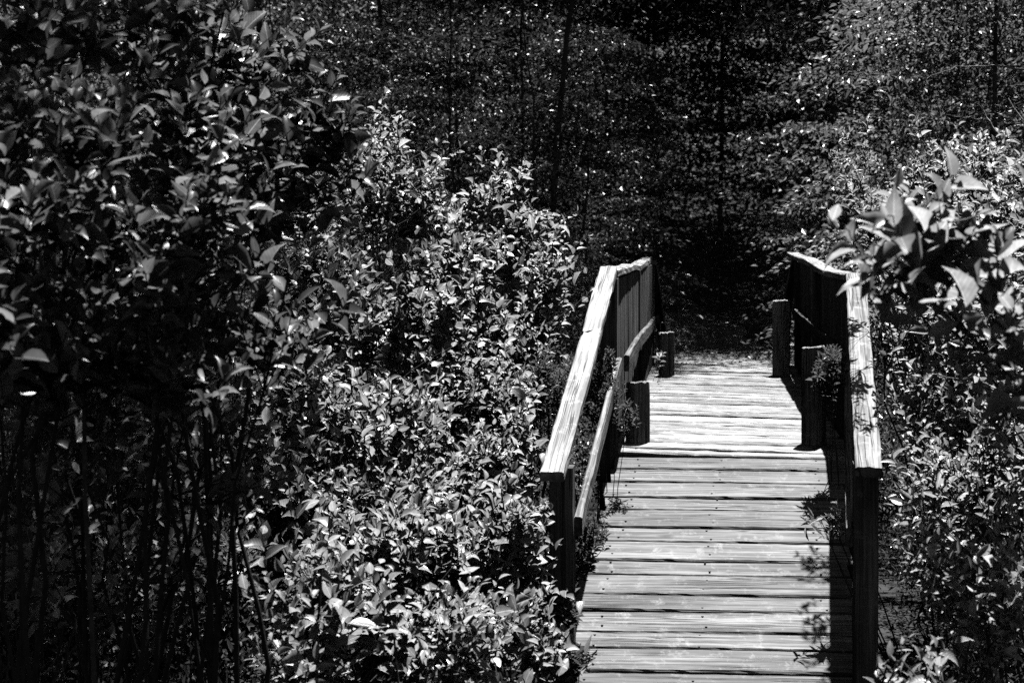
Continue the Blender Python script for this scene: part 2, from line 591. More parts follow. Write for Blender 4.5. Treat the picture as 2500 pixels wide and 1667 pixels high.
# near ramp: board joints read off the photograph
zs = [118, 187, 262, 348, 418, 520, 600, 708, 792, 908, 1000, 1122, 1218, 1350]
jd = [3.932 / ((1067 + .4252 * z - 572) / F + SL) for z in zs]
while jd[-1] > 5.6: jd.append(jd[-1] - random.choice([.135, .17]))
mb = MB()
for k in range(len(jd) - 1):
    d1, d0 = jd[k], jd[k + 1]
    g = .0075 if k else .016
    dc = (d0 + d1) / 2
    wdt = (d1 - d0 - g) * math.sqrt(1 + SL * SL)
    if k == 0: wdt += .010
    xl, xr = near_edge(dc)
    xl -= random.uniform(-.01, .03); xr += random.uniform(-.01, .02)
    sk = .017 + random.uniform(-.003, .003)
    yl, yr = dc + sk, dc - sk
    th = .038
    zl = ramp_z(dc) + random.uniform(-.003, .003); zr = ramp_z(dc) + random.uniform(-.003, .003)
    # keep both ends on the slope
    zl += SL * sk; zr -= SL * sk
    dn = norm(np.array([0, 1, SL]))
    tt = norm(np.array([xr - xl, yr - yl, zr - zl]))
    up = norm(np.cross(tt, dn))
    bar(mb, np.array([xl, yl, zl]) - up * th / 2, np.array([xr, yr, zr]) - up * th / 2, wdt, th, up=up, cham=.007, segs=26, warp=.005, rough=.0013)
    for xx in (xl + .12, (xl + xr) / 2 - .05, xr - .14):
        for dd in (-.035, .035):
            xn = xx + random.uniform(-.015, .015); yn = dc + dd + random.uniform(-.006, .006) - (xn - (xl + xr) / 2) / 1.19 * 2 * sk
            nail(mb, xn, yn, ramp_z(yn) + .001)
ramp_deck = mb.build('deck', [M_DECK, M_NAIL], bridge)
ramp_deck['label'] = 'near sloping deck of grey planks'

mb = MB()
d = 8.02
uL = norm(np.array([.131, 1, 0])); sL = np.array([uL[1], -uL[0], 0])
while d < 13.35:
    bw_ = random.choice([.13, .14, .14, .15, .185])
    dc = d + bw_ / 2
    c = np.array([lvl_c(dc), dc, ZD - .019 + random.uniform(-.006, .006)])
    hw = .615
    l = c - sL * (hw + random.uniform(-.01, .02)) + [0, 0, .008]
    r = c + sL * (hw + random.uniform(-.01, .02)) - [0, 0, .012]
    bar(mb, l, r, bw_ - random.uniform(.007, .018), .038, cham=.007, segs=20, warp=.007, rough=.0022)
    for xx in (.1, .9):
        q = l + (r - l) * xx
        nail(mb, q[0], q[1] + .02, q[2] + .02)
    d += bw_
D_END = d
o = mb.build('deck', [M_DECK2, M_NAIL], bridge); o['label'] = 'level middle deck of paler planks'

mb = MB()
d = D_END + .01
while d < D_END + 2.2:
    dc = d + .07
    z = ZD - SL * (dc - D_END) - .02
    c = np.array([lvl_c(dc), dc, z])
    up = norm(np.array([0, SL, 1]))
    bar(mb, c - sL * .61, c + sL * .61, .14, .038, up=up, segs=8, warp=.003)
    d += .14
o = mb.build('deck', [M_DECK], bridge); o['label'] = 'far deck sloping down to the path'

# stringers under the decks
for s in (-1, 1):
    mb = MB()
    xa = near_edge(7.95); xb = near_edge(5.65)
    i = 0 if s < 0 else 1
    bar(mb, (xb[i] - s * .06, 5.65, ramp_z(5.65) - .13), (xa[i] - s * .06, 7.95, ramp_z(7.95) - .13), .04, .17, segs=4)
    bar(mb, (lvl_c(7.97) + s * .56, 7.97, ZD - .135), (lvl_c(D_END) + s * .56, D_END, ZD - .135), .04, .18, segs=4)
    bar(mb, (lvl_c(D_END) + s * .56, D_END + .03, ZD - .15), (lvl_c(15.5) + s * .56, 15.5, ZD - SL * 2.1 - .13), .04, .17, segs=4)
    mb.build('stringer', M_BOARD, bridge)

# handrails
def rail(p0, p1, wd_, th, label=None, wave=None, warp=.008, segs=24, rough=.003):
    mb = MB()
    bar(mb, p0, p1, wd_, th, cham=.006, segs=segs, warp=warp, rough=rough, wave=wave)
    o = mb.build('handrail', M_RAIL, bridge)
    if label: o['label'] = label
    return o


TH = .042
rail((.155, 5.90, .965), (.508, 8.04, 1.712), .092, TH, 'bright left handrail sloping up the near ramp')
rail((1.386, 5.93, .978), (1.808, 8.03, 1.675), .101, TH, 'bright right handrail of the near ramp with a leafy shadow across it', warp=.006)
rail((.512, 8.05, 1.688), (1.19, 13.45, 1.665), .09, TH, 'level left handrail with a wavy warped edge',
     wave=lambda k: .009 * math.sin(k * 8) + .005 * math.sin(k * 19 + 1))
rail((1.80, 8.06, 1.672), (2.47, 13.5, 1.718), .092, TH, 'level right handrail with a wavy warped edge',
     wave=lambda k: -.022 * math.sin(k * 6.2) * (1 - k) + .004 * math.sin(k * 15))
for s, zz in ((-1, 1.668), (1, 1.72)):
    x0 = lvl_c(13.5) + s * .64; x1 = lvl_c(15.6) + s * .62
    rail((x0, 13.47, zz - .02), (x1, 15.6, zz - .02 - SL * 2.1), .09, TH, warp=.004, segs=8)

# mid rails, nailed to the inner face of the posts
def midrail(p0, p1, mat=M_MIDRAIL, label=None, wave=None):
    mb = MB()
    bar(mb, p0, p1, .030, .084, cham=.005, segs=18, warp=.006, rough=.002, wave=wave)
    o = mb.build('mid_rail', mat, bridge)
    if label: o['label'] = label


midrail((.262, 6.02, .75), (.56, 8.0, 1.215), label='sunlit mid rail of the left ramp side')
midrail((.60, 8.0, 1.225), (1.24, 13.4, 1.155), label='sunlit mid rail along the left level side', wave=lambda k: .018 * math.sin(k * 5.5))
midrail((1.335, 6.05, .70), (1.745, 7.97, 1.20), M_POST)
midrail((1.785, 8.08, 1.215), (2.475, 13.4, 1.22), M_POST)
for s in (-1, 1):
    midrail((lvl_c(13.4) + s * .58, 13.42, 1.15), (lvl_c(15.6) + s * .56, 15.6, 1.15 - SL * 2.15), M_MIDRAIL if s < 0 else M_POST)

# posts (4 x 4 timbers)
def post(x, y, z0, z1, wx=.09, wy=.09, ang=.15, mat=M_POST):
    mb = MB()
    bar(mb, (x, y, z0), (x, y, z1), wx, wy, side=(math.cos(ang), -math.sin(ang), 0), cham=.006, segs=8, warp=.004)
    mb.build('post', mat, bridge)


post(.198, 6.03, -.3, .985, .095, .09)
post(1.402, 6.06, -.3, .995, .095, .09)
post(.512, 8.03, -.3, 1.668)
post(1.80, 8.03, -.3, 1.652)
for dd in (10.75, 13.3):
    for s in (-1, 1):
        post(lvl_c(dd) + s * .655, dd, -.4, 1.64 if s < 0 else 1.66)
for s in (-1, 1):
    post(lvl_c(15.4) + s * .63, 15.4, -.3, .92)

# tall boards closing the sides of the level span
def side_boards(s, d0, d1, gaps, zb, zt0, zt1):
    mb = MB()
    d = d0
    while d < d1:
        wv = random.uniform(.125, .15)
        g = .003
        for gd, gw in gaps:
            if d <= gd < d + wv: g = gw
        dc = d + wv / 2
        x = lvl_c(dc) + (s * .63 if s < 0 else .668)
        k = (dc - d0) / (d1 - d0)
        bar(mb, (x, dc, zb + random.uniform(-.01, .01)), (x, dc, zt0 + (zt1 - zt0) * k), wv, .019, side=(uL[0], uL[1], 0), cham=.002, segs=5, warp=.003, rough=.0012)
        d += wv + g
    return mb.build('side_boards', M_BOARD, bridge)


side_boards(-1, 8.12, 13.4, ((8.2, .03), (9.72, .08), (11.5, .10), (12.45, .10)), ZD - .16, 1.655, 1.635)
side_boards(1, 8.12, 13.6, ((9.9, .08), (11.55, .15), (13.0, .05)), ZD - .16, 1.645, 1.685)

# short posts standing on the deck edges
for (x, y, h, r, lb) in ((.692, 8.41, .335, .0645, 'short stubby post at the near left deck edge'),
                         (1.655, 8.39, .53, .064, 'taller short post at the near right deck edge'),
                         (1.253, 12.36, .355, .0615, 'short stubby post at the far left deck edge'),
                         (2.213, 12.55, .605, .071, 'tall short post at the far right deck edge')):
    mb = MB(); log(mb, (x, y, ZD - .025), h + .02, r)
    mb.build('short_post', M_SHORT, bridge, smooth=False)['label'] = lb

# ------------------------------------------------------------------ plants
def bezier(A, B, Cc, k):
    t = np.linspace(0, 1, k)[None, :, None]
    return (1 - t) ** 2 * A[:, None] + 2 * t * (1 - t) * B[:, None] + t ** 2 * Cc[:, None]


def shrub(name, label, cat, blobs, base, nstem=7, leaf=.065, ratio=.52, kind='mid', mat=None, per=7, twig_len=.22,
          spread=.25, stem_r=.009, group=None, top_bias=.6, twigmat=None, upright=.35, seed=None, tilt=.7, sink=.05, bow=.22, jit=.02, airy=.12):
    """many-stemmed shrub: curved stems from the root, twigs to every spray of leaves.
    blobs: (centre, radii, number of sprays)"""
    mat = mat or M_MID
    base = np.array([base[0], base[1], float(gz(base[0], base[1]))])
    root = empty(name, base)
    tag(root, label, cat, group)
    # spray tips
    T = []
    for c, r, n in blobs:
        q = norm(rng.normal(size=(n, 3)))
        q[:, 2] = np.where((q[:, 2] < 0) & (rng.random(n) < top_bias), -q[:, 2], q[:, 2])
        T.append(np.asarray(c) + q * np.asarray(r) * (rng.uniform(.15, 1, n) ** .45)[:, None])
    T = np.concatenate(T)
    lone = T[rng.random(len(T)) < airy]
    lone = lone + np.column_stack([rng.normal(0, .08, len(lone)), rng.normal(0, .08, len(lone)), rng.uniform(.05, .22, len(lone))])
    T = np.concatenate([T, lone])
    T[:, 2] = np.maximum(T[:, 2], base[2] + .12)
    # main stems
    cen = np.array([b[0] for b in blobs], float)
    SP = []
    K = 9
    for s in range(nstem):
        a = rng.uniform(0, 6.28)
        b0 = base + [math.cos(a) * spread * rng.random(), math.sin(a) * spread * rng.random(), -sink]
        tgt = T[rng.integers(len(T))] * .85 + cen[rng.integers(len(cen))] * .15
        midp = (b0 + tgt) / 2 + rng.normal(0, .08, 3) - np.array([tgt[0] - b0[0], tgt[1] - b0[1], 0]) * bow
        pts = bezier(b0[None], midp[None], tgt[None], K)[0]
        pts[1:-1] += rng.normal(0, jit, (K - 2, 3)) + np.outer(np.sin(np.linspace(0, 3.1, K))[1:-1], rng.normal(0, 3.5 * jit, 3) * [1, 1, 0])
        SP.append(pts)
    SP = np.array(SP)
    RR = np.linspace(stem_r, stem_r * .35, K)[None] * rng.uniform(.7, 1.3, (nstem, 1))
    st = MB()
    tubes(st, SP, RR, 5)
    nodes = SP[:, 2:].reshape(-1, 3)
    nr = RR[:, 2:].reshape(-1)
    # join each tip to the nearest stem node, preferring nodes below it
    dv = T[:, None] - nodes[None]
    dist = np.linalg.norm(dv, axis=2) + np.maximum(0, -dv[..., 2]) * 2 + np.maximum(0, .15 - dv[..., 2])
    ix = dist.argmin(1)
    A = nodes[ix]
    chord = T - A
    Bm = A + chord * .5 + rng.normal(0, .03, T.shape) - np.column_stack([chord[:, 0] * 0, chord[:, 1] * 0, np.abs(chord[:, 2]) * .0 + np.hypot(chord[:, 0], chord[:, 1]) * .18])
    tw = bezier(A, Bm, T, 6)
    tubes(st, tw, np.linspace(1, .45, 6)[None] * np.minimum(nr[ix][:, None] * .6, .0035) + .0006, 3)
    st.build('stems', twigmat or M_TWIG, root)
    # leaves along the end of each twig
    n = len(T)
    Td = norm(norm(tw[:, -1] - tw[:, -3]) + np.array([0, 0, upright]))
    ref = norm(rng.normal(size=(n, 3)))
    A1 = norm(np.cross(Td, ref)); A2 = np.cross(Td, A1)
    P, D, Nn, Ls = [], [], [], []
    per_n = rng.integers(max(2, per - 2), per + 3, n)
    ph = rng.uniform(0, 6.28, n)
    for j in range(per + 2):
        ok = per_n > j
        f = j / (per + 1.0)                     # 0 at the tip, 1 down the twig
        pos = T - Td * (f * twig_len)[..., None] if np.ndim(f) else T - Td * (f * twig_len)
        ang = ph + j * 2.4
        rd = np.cos(ang)[:, None] * A1 + np.sin(ang)[:, None] * A2
        dirn = norm(rd * (.55 + .6 * f) + Td * (.85 - .5 * f) + rng.normal(0, .16, (n, 3)))
        nm = norm(Td * .9 - rd * .35 + np.array([0, 0, .5]) + rng.normal(0, tilt, (n, 3)))
        size = leaf * (.55 + .55 * min(1, f * 1.8)) * rng.uniform(.6, 1.25, n)
        P.append(pos[ok]); D.append(dirn[ok]); Nn.append(nm[ok]); Ls.append(size[ok])
    mb = MB()
    leaves(mb, np.concatenate(P), np.concatenate(D), np.concatenate(Nn), np.concatenate(Ls), ratio, kind)
    mb.build('foliage', mat, root, smooth=(kind == 'fine'))
    return root


def blob(px, py, d, wpx, hpx, dd, n):
    """ellipsoid round a point seen at px, py, depth d; half sizes in pixels, half depth in metres"""
    return (at(px, py, d), (wpx / F * d, dd, hpx / F * d), n)


B = blob
# --- big-leaved shrubs close to the camera on the left
def big(label, base, blobs, **k):
    k.setdefault('nstem', 7)
    k.setdefault('twigmat', M_STEM)
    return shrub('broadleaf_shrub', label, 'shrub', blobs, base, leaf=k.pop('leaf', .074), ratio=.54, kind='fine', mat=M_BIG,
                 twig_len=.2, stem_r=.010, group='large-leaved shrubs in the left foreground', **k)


big('large-leaved shrub filling the upper left corner, nearest the camera', (-1.25, 3.5),
    [B(60, 60, 4.1, 260, 150, .3, 40), B(130, 300, 3.8, 260, 130, .3, 46), B(100, 500, 3.5, 260, 130, .3, 42), B(-20, 720, 3.3, 230, 110, .3, 24), B(120, 830, 3.6, 260, 60, .5, 40)])
big('large-leaved shrub whose tip reaches highest against the dark woods', (-.95, 4.1),
    [B(420, 60, 4.4, 190, 100, .3, 28), B(650, 160, 4.4, 110, 100, .25, 16), B(790, 90, 4.4, 40, 40, .1, 3),
     B(450, 270, 4.1, 200, 110, .3, 34), B(450, 480, 3.8, 190, 110, .3, 32), B(300, 680, 3.6, 190, 90, .3, 24), B(380, 800, 3.9, 200, 60, .5, 36)])
big('large-leaved shrub leaning right with upright leaf tips over the paler bushes', (-.75, 4.4),
    [B(730, 320, 4.5, 120, 90, .2, 20), B(860, 290, 4.5, 50, 50, .12, 7), B(880, 400, 4.5, 40, 50, .1, 4),
     B(620, 480, 4.3, 160, 110, .3, 28), B(540, 680, 4.0, 150, 90, .3, 20), B(720, 780, 4.0, 90, 60, .15, 6),
     B(480, 890, 3.6, 120, 30, .12, 9)])
big('thin shaded shrub of bare lower stems in the bottom left corner', (-1.15, 4.4),
    [B(120, 860, 4.4, 240, 120, .3, 20), B(350, 1000, 4.4, 240, 120, .3, 14), B(640, 1180, 4.2, 110, 60, .15, 6), B(100, 1300, 4.2, 200, 200, .3, 8), B(250, 1050, 4.6, 300, 200, .4, 30), B(300, 1350, 4.7, 320, 250, .4, 26)], nstem=10, leaf=.068)

# --- the bank of shrubs between them and the bridge, nearest row first
def mids(label, base, blobs, **k):
    k.setdefault('kind', 'fine')
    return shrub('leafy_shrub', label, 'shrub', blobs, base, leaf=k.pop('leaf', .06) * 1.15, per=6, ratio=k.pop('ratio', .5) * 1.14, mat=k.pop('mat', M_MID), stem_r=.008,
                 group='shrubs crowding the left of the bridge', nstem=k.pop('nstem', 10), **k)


mids('low pale shrub at the bottom edge, left of centre', (-.55, 4.9), [B(820, 1500, 4.9, 190, 180, .35, 85), B(700, 1600, 4.6, 120, 60, .3, 22)])
mids('low shrub at the bottom edge touching the foot of the bridge', (-.1, 5.2), [B(1130, 1530, 5.0, 190, 130, .35, 90), B(1310, 1560, 5.3, 80, 130, .2, 45)], leaf=.055, airy=.02)
mids('pale shrub below centre with long tilted top leaves', (-.6, 5.6), [B(860, 1330, 5.5, 180, 100, .35, 75), B(1000, 1290, 5.4, 120, 110, .3, 45)])
mids('shrub beside the near left handrail post', (-.15, 5.9), [B(1180, 1350, 5.8, 160, 130, .3, 85), B(1310, 1250, 5.7, 70, 50, .12, 14)])
mids('shrub in the middle of the bank with a pointed leafy top', (-.55, 6.4), [B(960, 1050, 6.3, 190, 130, .4, 110), B(1000, 960, 6.2, 60, 50, .12, 10)])
mids('shrub bridging the gap between the middle bank and the bridge', (.05, 7.0), [B(1180, 950, 6.95, 150, 120, .35, 120), B(1050, 930, 7.0, 100, 80, .3, 50)], leaf=.05)
mids('shrub in the bank just right of the shaded bare stems', (-.85, 6.9), [B(800, 960, 6.9, 150, 100, .35, 100), B(660, 800, 6.9, 100, 120, .3, 60)], leaf=.055)
mids('low shrub between the two palest ones at the bottom', (-.6, 6.0), [B(860, 1200, 5.95, 170, 70, .35, 80), B(1040, 1170, 6.0, 110, 80, .3, 50)], leaf=.052)
mids('shrub left of the near handrail end', (.0, 6.6), [B(1220, 1090, 6.5, 100, 110, .3, 70), B(1130, 1180, 6.3, 120, 100, .3, 50)], leaf=.052)
mids('half shaded shrub at the left side of the sunlit bank', (-1.05, 6.4), [B(700, 1130, 6.3, 150, 150, .4, 85), B(720, 940, 6.4, 150, 100, .35, 70)], leaf=.055)
mids('broad sunlit shrub in the middle distance, bright with round leaves', (-.8, 7.3), [B(800, 780, 7.2, 190, 150, .45, 170), B(760, 640, 7.3, 160, 80, .35, 75)], leaf=.06, ratio=.56)
mids('sunlit shrub with dark upright stems left of the bridge bend', (-.3, 7.4), [B(1080, 800, 7.3, 190, 160, .45, 190), B(1130, 640, 7.4, 130, 80, .3, 60)], leaf=.058, ratio=.56)
mids('slender shrub whose leaves stand out just left of the handrail top', (.1, 7.8), [B(1330, 700, 7.7, 80, 110, .25, 55), B(1260, 850, 7.5, 100, 110, .3, 75)], leaf=.055)
mids('tall shrub with leaf rosettes against the dark woods, left of centre', (-.7, 8.4), [B(860, 470, 8.3, 150, 110, .4, 110), B(930, 370, 8.4, 80, 60, .2, 26), B(1000, 450, 8.4, 110, 80, .3, 50), B(1080, 520, 8.4, 90, 80, .3, 40)], leaf=.056)
mids('shrub topped by bright clustered rosettes, right of the tall one', (-.15, 8.6), [B(1190, 490, 8.5, 90, 50, .2, 26), B(1260, 420, 8.6, 50, 40, .12, 9), B(1230, 620, 8.5, 120, 100, .3, 70), B(1330, 560, 8.5, 60, 60, .2, 18)], leaf=.062)
mids('small-leaved shrub peeping between the tall shrubs and the upper left foliage', (-1.3, 8.8), [B(660, 520, 8.7, 150, 150, .4, 110), B(960, 300, 9.0, 60, 45, .15, 14)], leaf=.05)
mids('shaded shrub behind the bare stems at the far left', (-2.1, 6.6), [B(150, 950, 6.6, 230, 200, .5, 110), B(430, 1050, 6.5, 170, 220, .4, 90)], leaf=.052, kind='mid')
mids('shaded shrub low in the bottom left, seen through stems', (-1.7, 5.6), [B(200, 1400, 5.5, 260, 180, .4, 80), B(520, 1380, 5.5, 150, 190, .4, 70)], leaf=.05, kind='mid')
mids('shrub glimpsed high behind the upper left leaves', (-2.1, 7.6), [B(200, 450, 7.4, 300, 280, .5, 190), B(480, 200, 7.6, 220, 160, .4, 90)], leaf=.052, kind='mid')

# tiny-leaved fill below and behind them: nobody could count it
def fill(name, label, boxes, leaf=.034, mat=None, stems=True):
    P, SB = [], []
    for (x0, x1, y0, y1, h0, h1, n) in boxes:
        n = int(n * 1.2)
        x = rng.uniform(x0, x1, n); y = rng.uniform(y0, y1, n)
        t = (y - y0) / max(1e-6, y1 - y0)
        h = (h0 + (h1 - h0) * t) * (.75 + .25 * np.sin(x * 4.1 + y * 2.3) * np.cos(y * 3.3 - x))
        z = gz(x, y) + h * rng.random(n) ** .6
        P.append(np.column_stack([x, y, z]))
        m = n // 45
        xs = rng.uniform(x0 + .35, x1 - .35, m); ys = rng.uniform(y0, y1, m); tt = (ys - y0) / max(1e-6, y1 - y0)
        SB.append(np.column_stack([xs, ys, gz(xs, ys) - .03, (h0 + (h1 - h0) * tt) * rng.uniform(.7, 1.05, m)]))
    P = np.concatenate(P); n = len(P)
    D = norm(rng.normal(size=(n, 3)) + [0, 0, .7])
    Nn = norm(rng.normal(0, .6, (n, 3)) + [0, 0, .9])
    mb = MB()
    leaves(mb, P, D, Nn, leaf * rng.uniform(.55, 1.35, n), .5, 'far', mi=0)
    S = np.concatenate(SB); m = len(S)
    p0 = S[:, :3]; p2 = p0 + np.column_stack([rng.normal(0, .16, m), rng.normal(0, .16, m), S[:, 3]])
    p1 = (p0 + p2) / 2 + rng.normal(0, .07, (m, 3))
    tubes(mb, bezier(p0, p1, p2, 6), np.linspace(.0042, .0016, 6)[None] * rng.uniform(.6, 1.6, (m, 1)), 3, mi=1)
    tag(mb.build(name, [mat or M_SMALL, M_TWIG]), label, 'undergrowth', kind='stuff')


fill('undergrowth', 'dense small-leaved undergrowth left of the bridge',
     [(-2.6, .02, 4.3, 6.2, .45, .95, 24000), (-2.8, .12, 6.2, 7.6, .9, 1.35, 26000), (-3.0, .38, 7.6, 9.4, 1.35, 1.75, 30000), (-3.2, .6, 9.4, 12.5, 1.7, 1.6, 30000)])
fill('undergrowth', 'dense small-leaved undergrowth right of the bridge',
     [(1.62, 3.2, 4.6, 6.6, .5, .9, 15000), (1.95, 3.8, 6.6, 8.6, .8, 1.3, 20000), (2.4, 5.0, 8.6, 12.5, 1.3, 1.7, 26000)])

# --- narrow-leaved sprigs round the handrails
def sprig(label, base, blobs, n=5, leaf=.036, per=11, mat=None, ratio=.27, **k):
    return shrub('narrow_leaf_shrub', label, 'shrub', blobs, base, nstem=n, leaf=leaf, ratio=ratio, kind='mid', mat=mat or M_FERN, per=per,
                 twig_len=.09, stem_r=.004, spread=.03, bow=0, jit=.004, airy=0, group='narrow-leaved sprigs by the handrails', upright=.6, **k)


sprig('narrow-leaved bush between the left mid rail and the short post', (.40, 7.6),
      [B(1465, 960, 7.6, 65, 75, .12, 60), B(1480, 880, 7.6, 30, 40, .08, 16), B(1530, 1010, 7.6, 30, 40, .08, 12)])
sprig('bushy narrow-leaved sprig beside the taller right short post', (1.70, 7.7),
      [B(2030, 920, 7.7, 48, 75, .1, 60), B(2040, 870, 7.7, 25, 40, .06, 18)], leaf=.042)
sprig('low leafy sprig growing through the left edge of the near ramp', (.03, 6.45),
      [B(1455, 1310, 6.45, 32, 50, .08, 30), B(1430, 1370, 6.4, 22, 40, .06, 14)])
sprig('pale rosette sprig at the shaded right edge of the ramp', (1.72, 6.5),
      [B(2020, 1275, 6.5, 28, 24, .05, 5), B(2045, 1240, 6.5, 12, 14, .04, 2)], leaf=.06, per=7, mat=M_MID)
sprig('narrow-leaved bush left of the near handrail, in half shade', (.02, 7.4),
      [B(1340, 950, 7.3, 90, 120, .25, 120), B(1270, 930, 7.3, 60, 90, .2, 50)], leaf=.04)
sprig('small sprig in front of the far left short post', (1.1, 11.9),
      [B(1616, 868, 11.9, 18, 10, .06, 4)], leaf=.06, per=6, ratio=.4, mat=M_MID)
sprig('dark sprigs hugging the bottom left edge of the ramp', (.12, 5.95),
      [B(1385, 1500, 5.95, 26, 50, .06, 22), B(1390, 1610, 5.8, 26, 40, .06, 22)], leaf=.05, ratio=.4)

# --- right of the bridge
def rights(label, base, blobs, **k):
    k.setdefault('kind', 'fine')
    return shrub('leafy_shrub', label, 'shrub', blobs, base, leaf=k.pop('leaf', .058), ratio=.48, mat=M_MID, stem_r=.008,
                 group='shrubs crowding the right of the bridge', nstem=k.pop('nstem', 10), **k)


rights('shrub with long pointed leaves at the bottom right edge', (1.25, 4.1), [B(2290, 1600, 4.0, 110, 40, .15, 7), B(2180, 1620, 4.1, 50, 30, .1, 3)], leaf=.066, airy=0)
rights('leafy shrub at the lower right corner', (1.75, 5.0), [B(2400, 1430, 4.9, 160, 150, .35, 75), B(2260, 1350, 5.0, 70, 90, .2, 22)], leaf=.056)
rights('shrub half in shade beyond the right handrail post', (1.95, 5.7), [B(2330, 1180, 5.6, 160, 130, .35, 90), B(2440, 1050, 5.7, 110, 90, .3, 40)], leaf=.054)
rights('shrub with a few bright leaves level with the right handrail end', (2.0, 6.4), [B(2300, 980, 6.3, 150, 110, .35, 90), B(2420, 880, 6.4, 120, 120, .3, 60)], leaf=.052)
rights('nearer shrub at the right edge with broad overlapping leaves', (2.1, 5.2), [B(2440, 800, 5.1, 110, 130, .3, 44), B(2330, 700, 5.2, 90, 80, .25, 24), B(2470, 980, 5.0, 70, 80, .2, 18)], leaf=.066)
rights('shrub rising behind the blurred branch at the right edge', (2.5, 6.6), [B(2420, 520, 6.5, 120, 120, .3, 60), B(2300, 600, 6.5, 110, 90, .3, 44), B(2180, 720, 6.6, 50, 60, .2, 18)], leaf=.06)
rights('small-leaved shrub just outside the right ramp handrail', (2.15, 7.3), [B(2230, 780, 7.2, 110, 150, .35, 120), B(2380, 760, 7.3, 140, 130, .35, 90)], leaf=.042)
rights('shrub with upright leaves standing right of the fallen twig', (2.6, 7.9), [B(2330, 380, 7.8, 110, 50, .25, 32), B(2420, 430, 7.8, 120, 90, .3, 60), B(2300, 480, 7.9, 110, 100, .3, 55), B(2420, 600, 7.8, 120, 120, .3, 60)], leaf=.062)
rights('shrub behind the level right handrail, small pale leaves', (2.9, 9.5), [B(2180, 560, 9.4, 90, 130, .4, 90), B(2260, 640, 9.3, 120, 150, .4, 90)], leaf=.048)
shrub('broadleaf_shrub', 'blurred large-leaved branch reaching in from the right, closest to the camera', 'shrub',
      [B(2200, 450, 3.4, 40, 50, .06, 3), B(2290, 560, 3.3, 90, 60, .1, 5), B(2420, 580, 3.3, 90, 60, .1, 6), B(2150, 640, 3.15, 50, 25, .06, 3), B(2290, 690, 3.2, 110, 30, .1, 4), B(2460, 760, 3.2, 50, 60, .1, 3)],
      (1.75, 3.3), nstem=3, leaf=.09, ratio=.48, kind='fine', mat=M_PALE, per=7, twig_len=.2, stem_r=.008)
shrub('leaning_branch', 'leafy branch leaning high over the right edge of the ramp and shading the planks', 'branch',
      [(np.array([1.69, 7.63, 2.29]), (.12, .16, .05), 17), (np.array([1.60, 7.25, 2.15]), (.09, .14, .05), 14),
       (np.array([1.58, 6.88, 2.03]), (.09, .12, .05), 13), (np.array([1.60, 6.62, 2.06]), (.06, .07, .04), 5)],
      (2.1, 7.0), nstem=3, leaf=.045, ratio=.42, kind='mid', mat=M_MID, per=7, twig_len=.1, stem_r=.006, spread=.05)

# --- bare twigs
def bare(label, pts_list, mat=None):
    root = np.array(pts_list[0][0]); g = gz(root[0], root[1])
    mb = MB()
    for pts, r0, r1 in [(p[0:-2], p[-2], p[-1]) for p in pts_list]:
        pts = np.array(pts); k = len(pts)
        t = np.linspace(0, k - 1, 4 * k)
        q = np.column_stack([np.interp(t, np.arange(k), pts[:, j]) for j in range(3)]) + rng.normal(0, .004, (4 * k, 3))
        tubes(mb, q[None], np.linspace(r0, r1, 4 * k)[None], 5)
    o = mb.build('bare_twig', mat or M_DEADTWIG)
    tag(o, label, 'twig')


bare('pale dead branch forking among the dark leaves at the upper right', [
    [(2.9, 8.8, .0), at(2480, 420, 8.9), at(2440, 330, 8.8), at(2390, 290, 8.8), at(2330, 285, 8.8), .010, .003],
    [at(2440, 330, 8.8), at(2400, 270, 8.9), at(2370, 230, 8.9), .005, .002],
    [at(2480, 420, 8.9), at(2500, 300, 8.9), at(2460, 240, 9.0), .005, .002]])
bare('thin pale twig arching across the upper right foliage', [
    [(3.9, 10.2, .0), at(2560, 180, 10.2), at(2440, 160, 10.1), at(2330, 165, 10.0), at(2260, 190, 10.0), .010, .003],
    [at(2440, 160, 10.1), at(2400, 130, 10.1), at(2340, 120, 10.1), .004, .002]])
bare('bare grey stick slanting through the upper left leaves', [
    [(-1.0, 3.75, .0), at(190, 380, 3.75), at(110, 290, 3.75), at(50, 220, 3.7), .007, .003]], M_TWIG)
bare('bright forked twig right of the handrail end', [
    [(2.2, 6.1, 0.0), at(2480, 1030, 6.1), at(2440, 980, 6.1), at(2380, 930, 6.1), at(2270, 910, 6.1), .008, .002],
    [at(2400, 945, 6.1), at(2420, 900, 6.1), at(2400, 860, 6.1), .004, .002]])

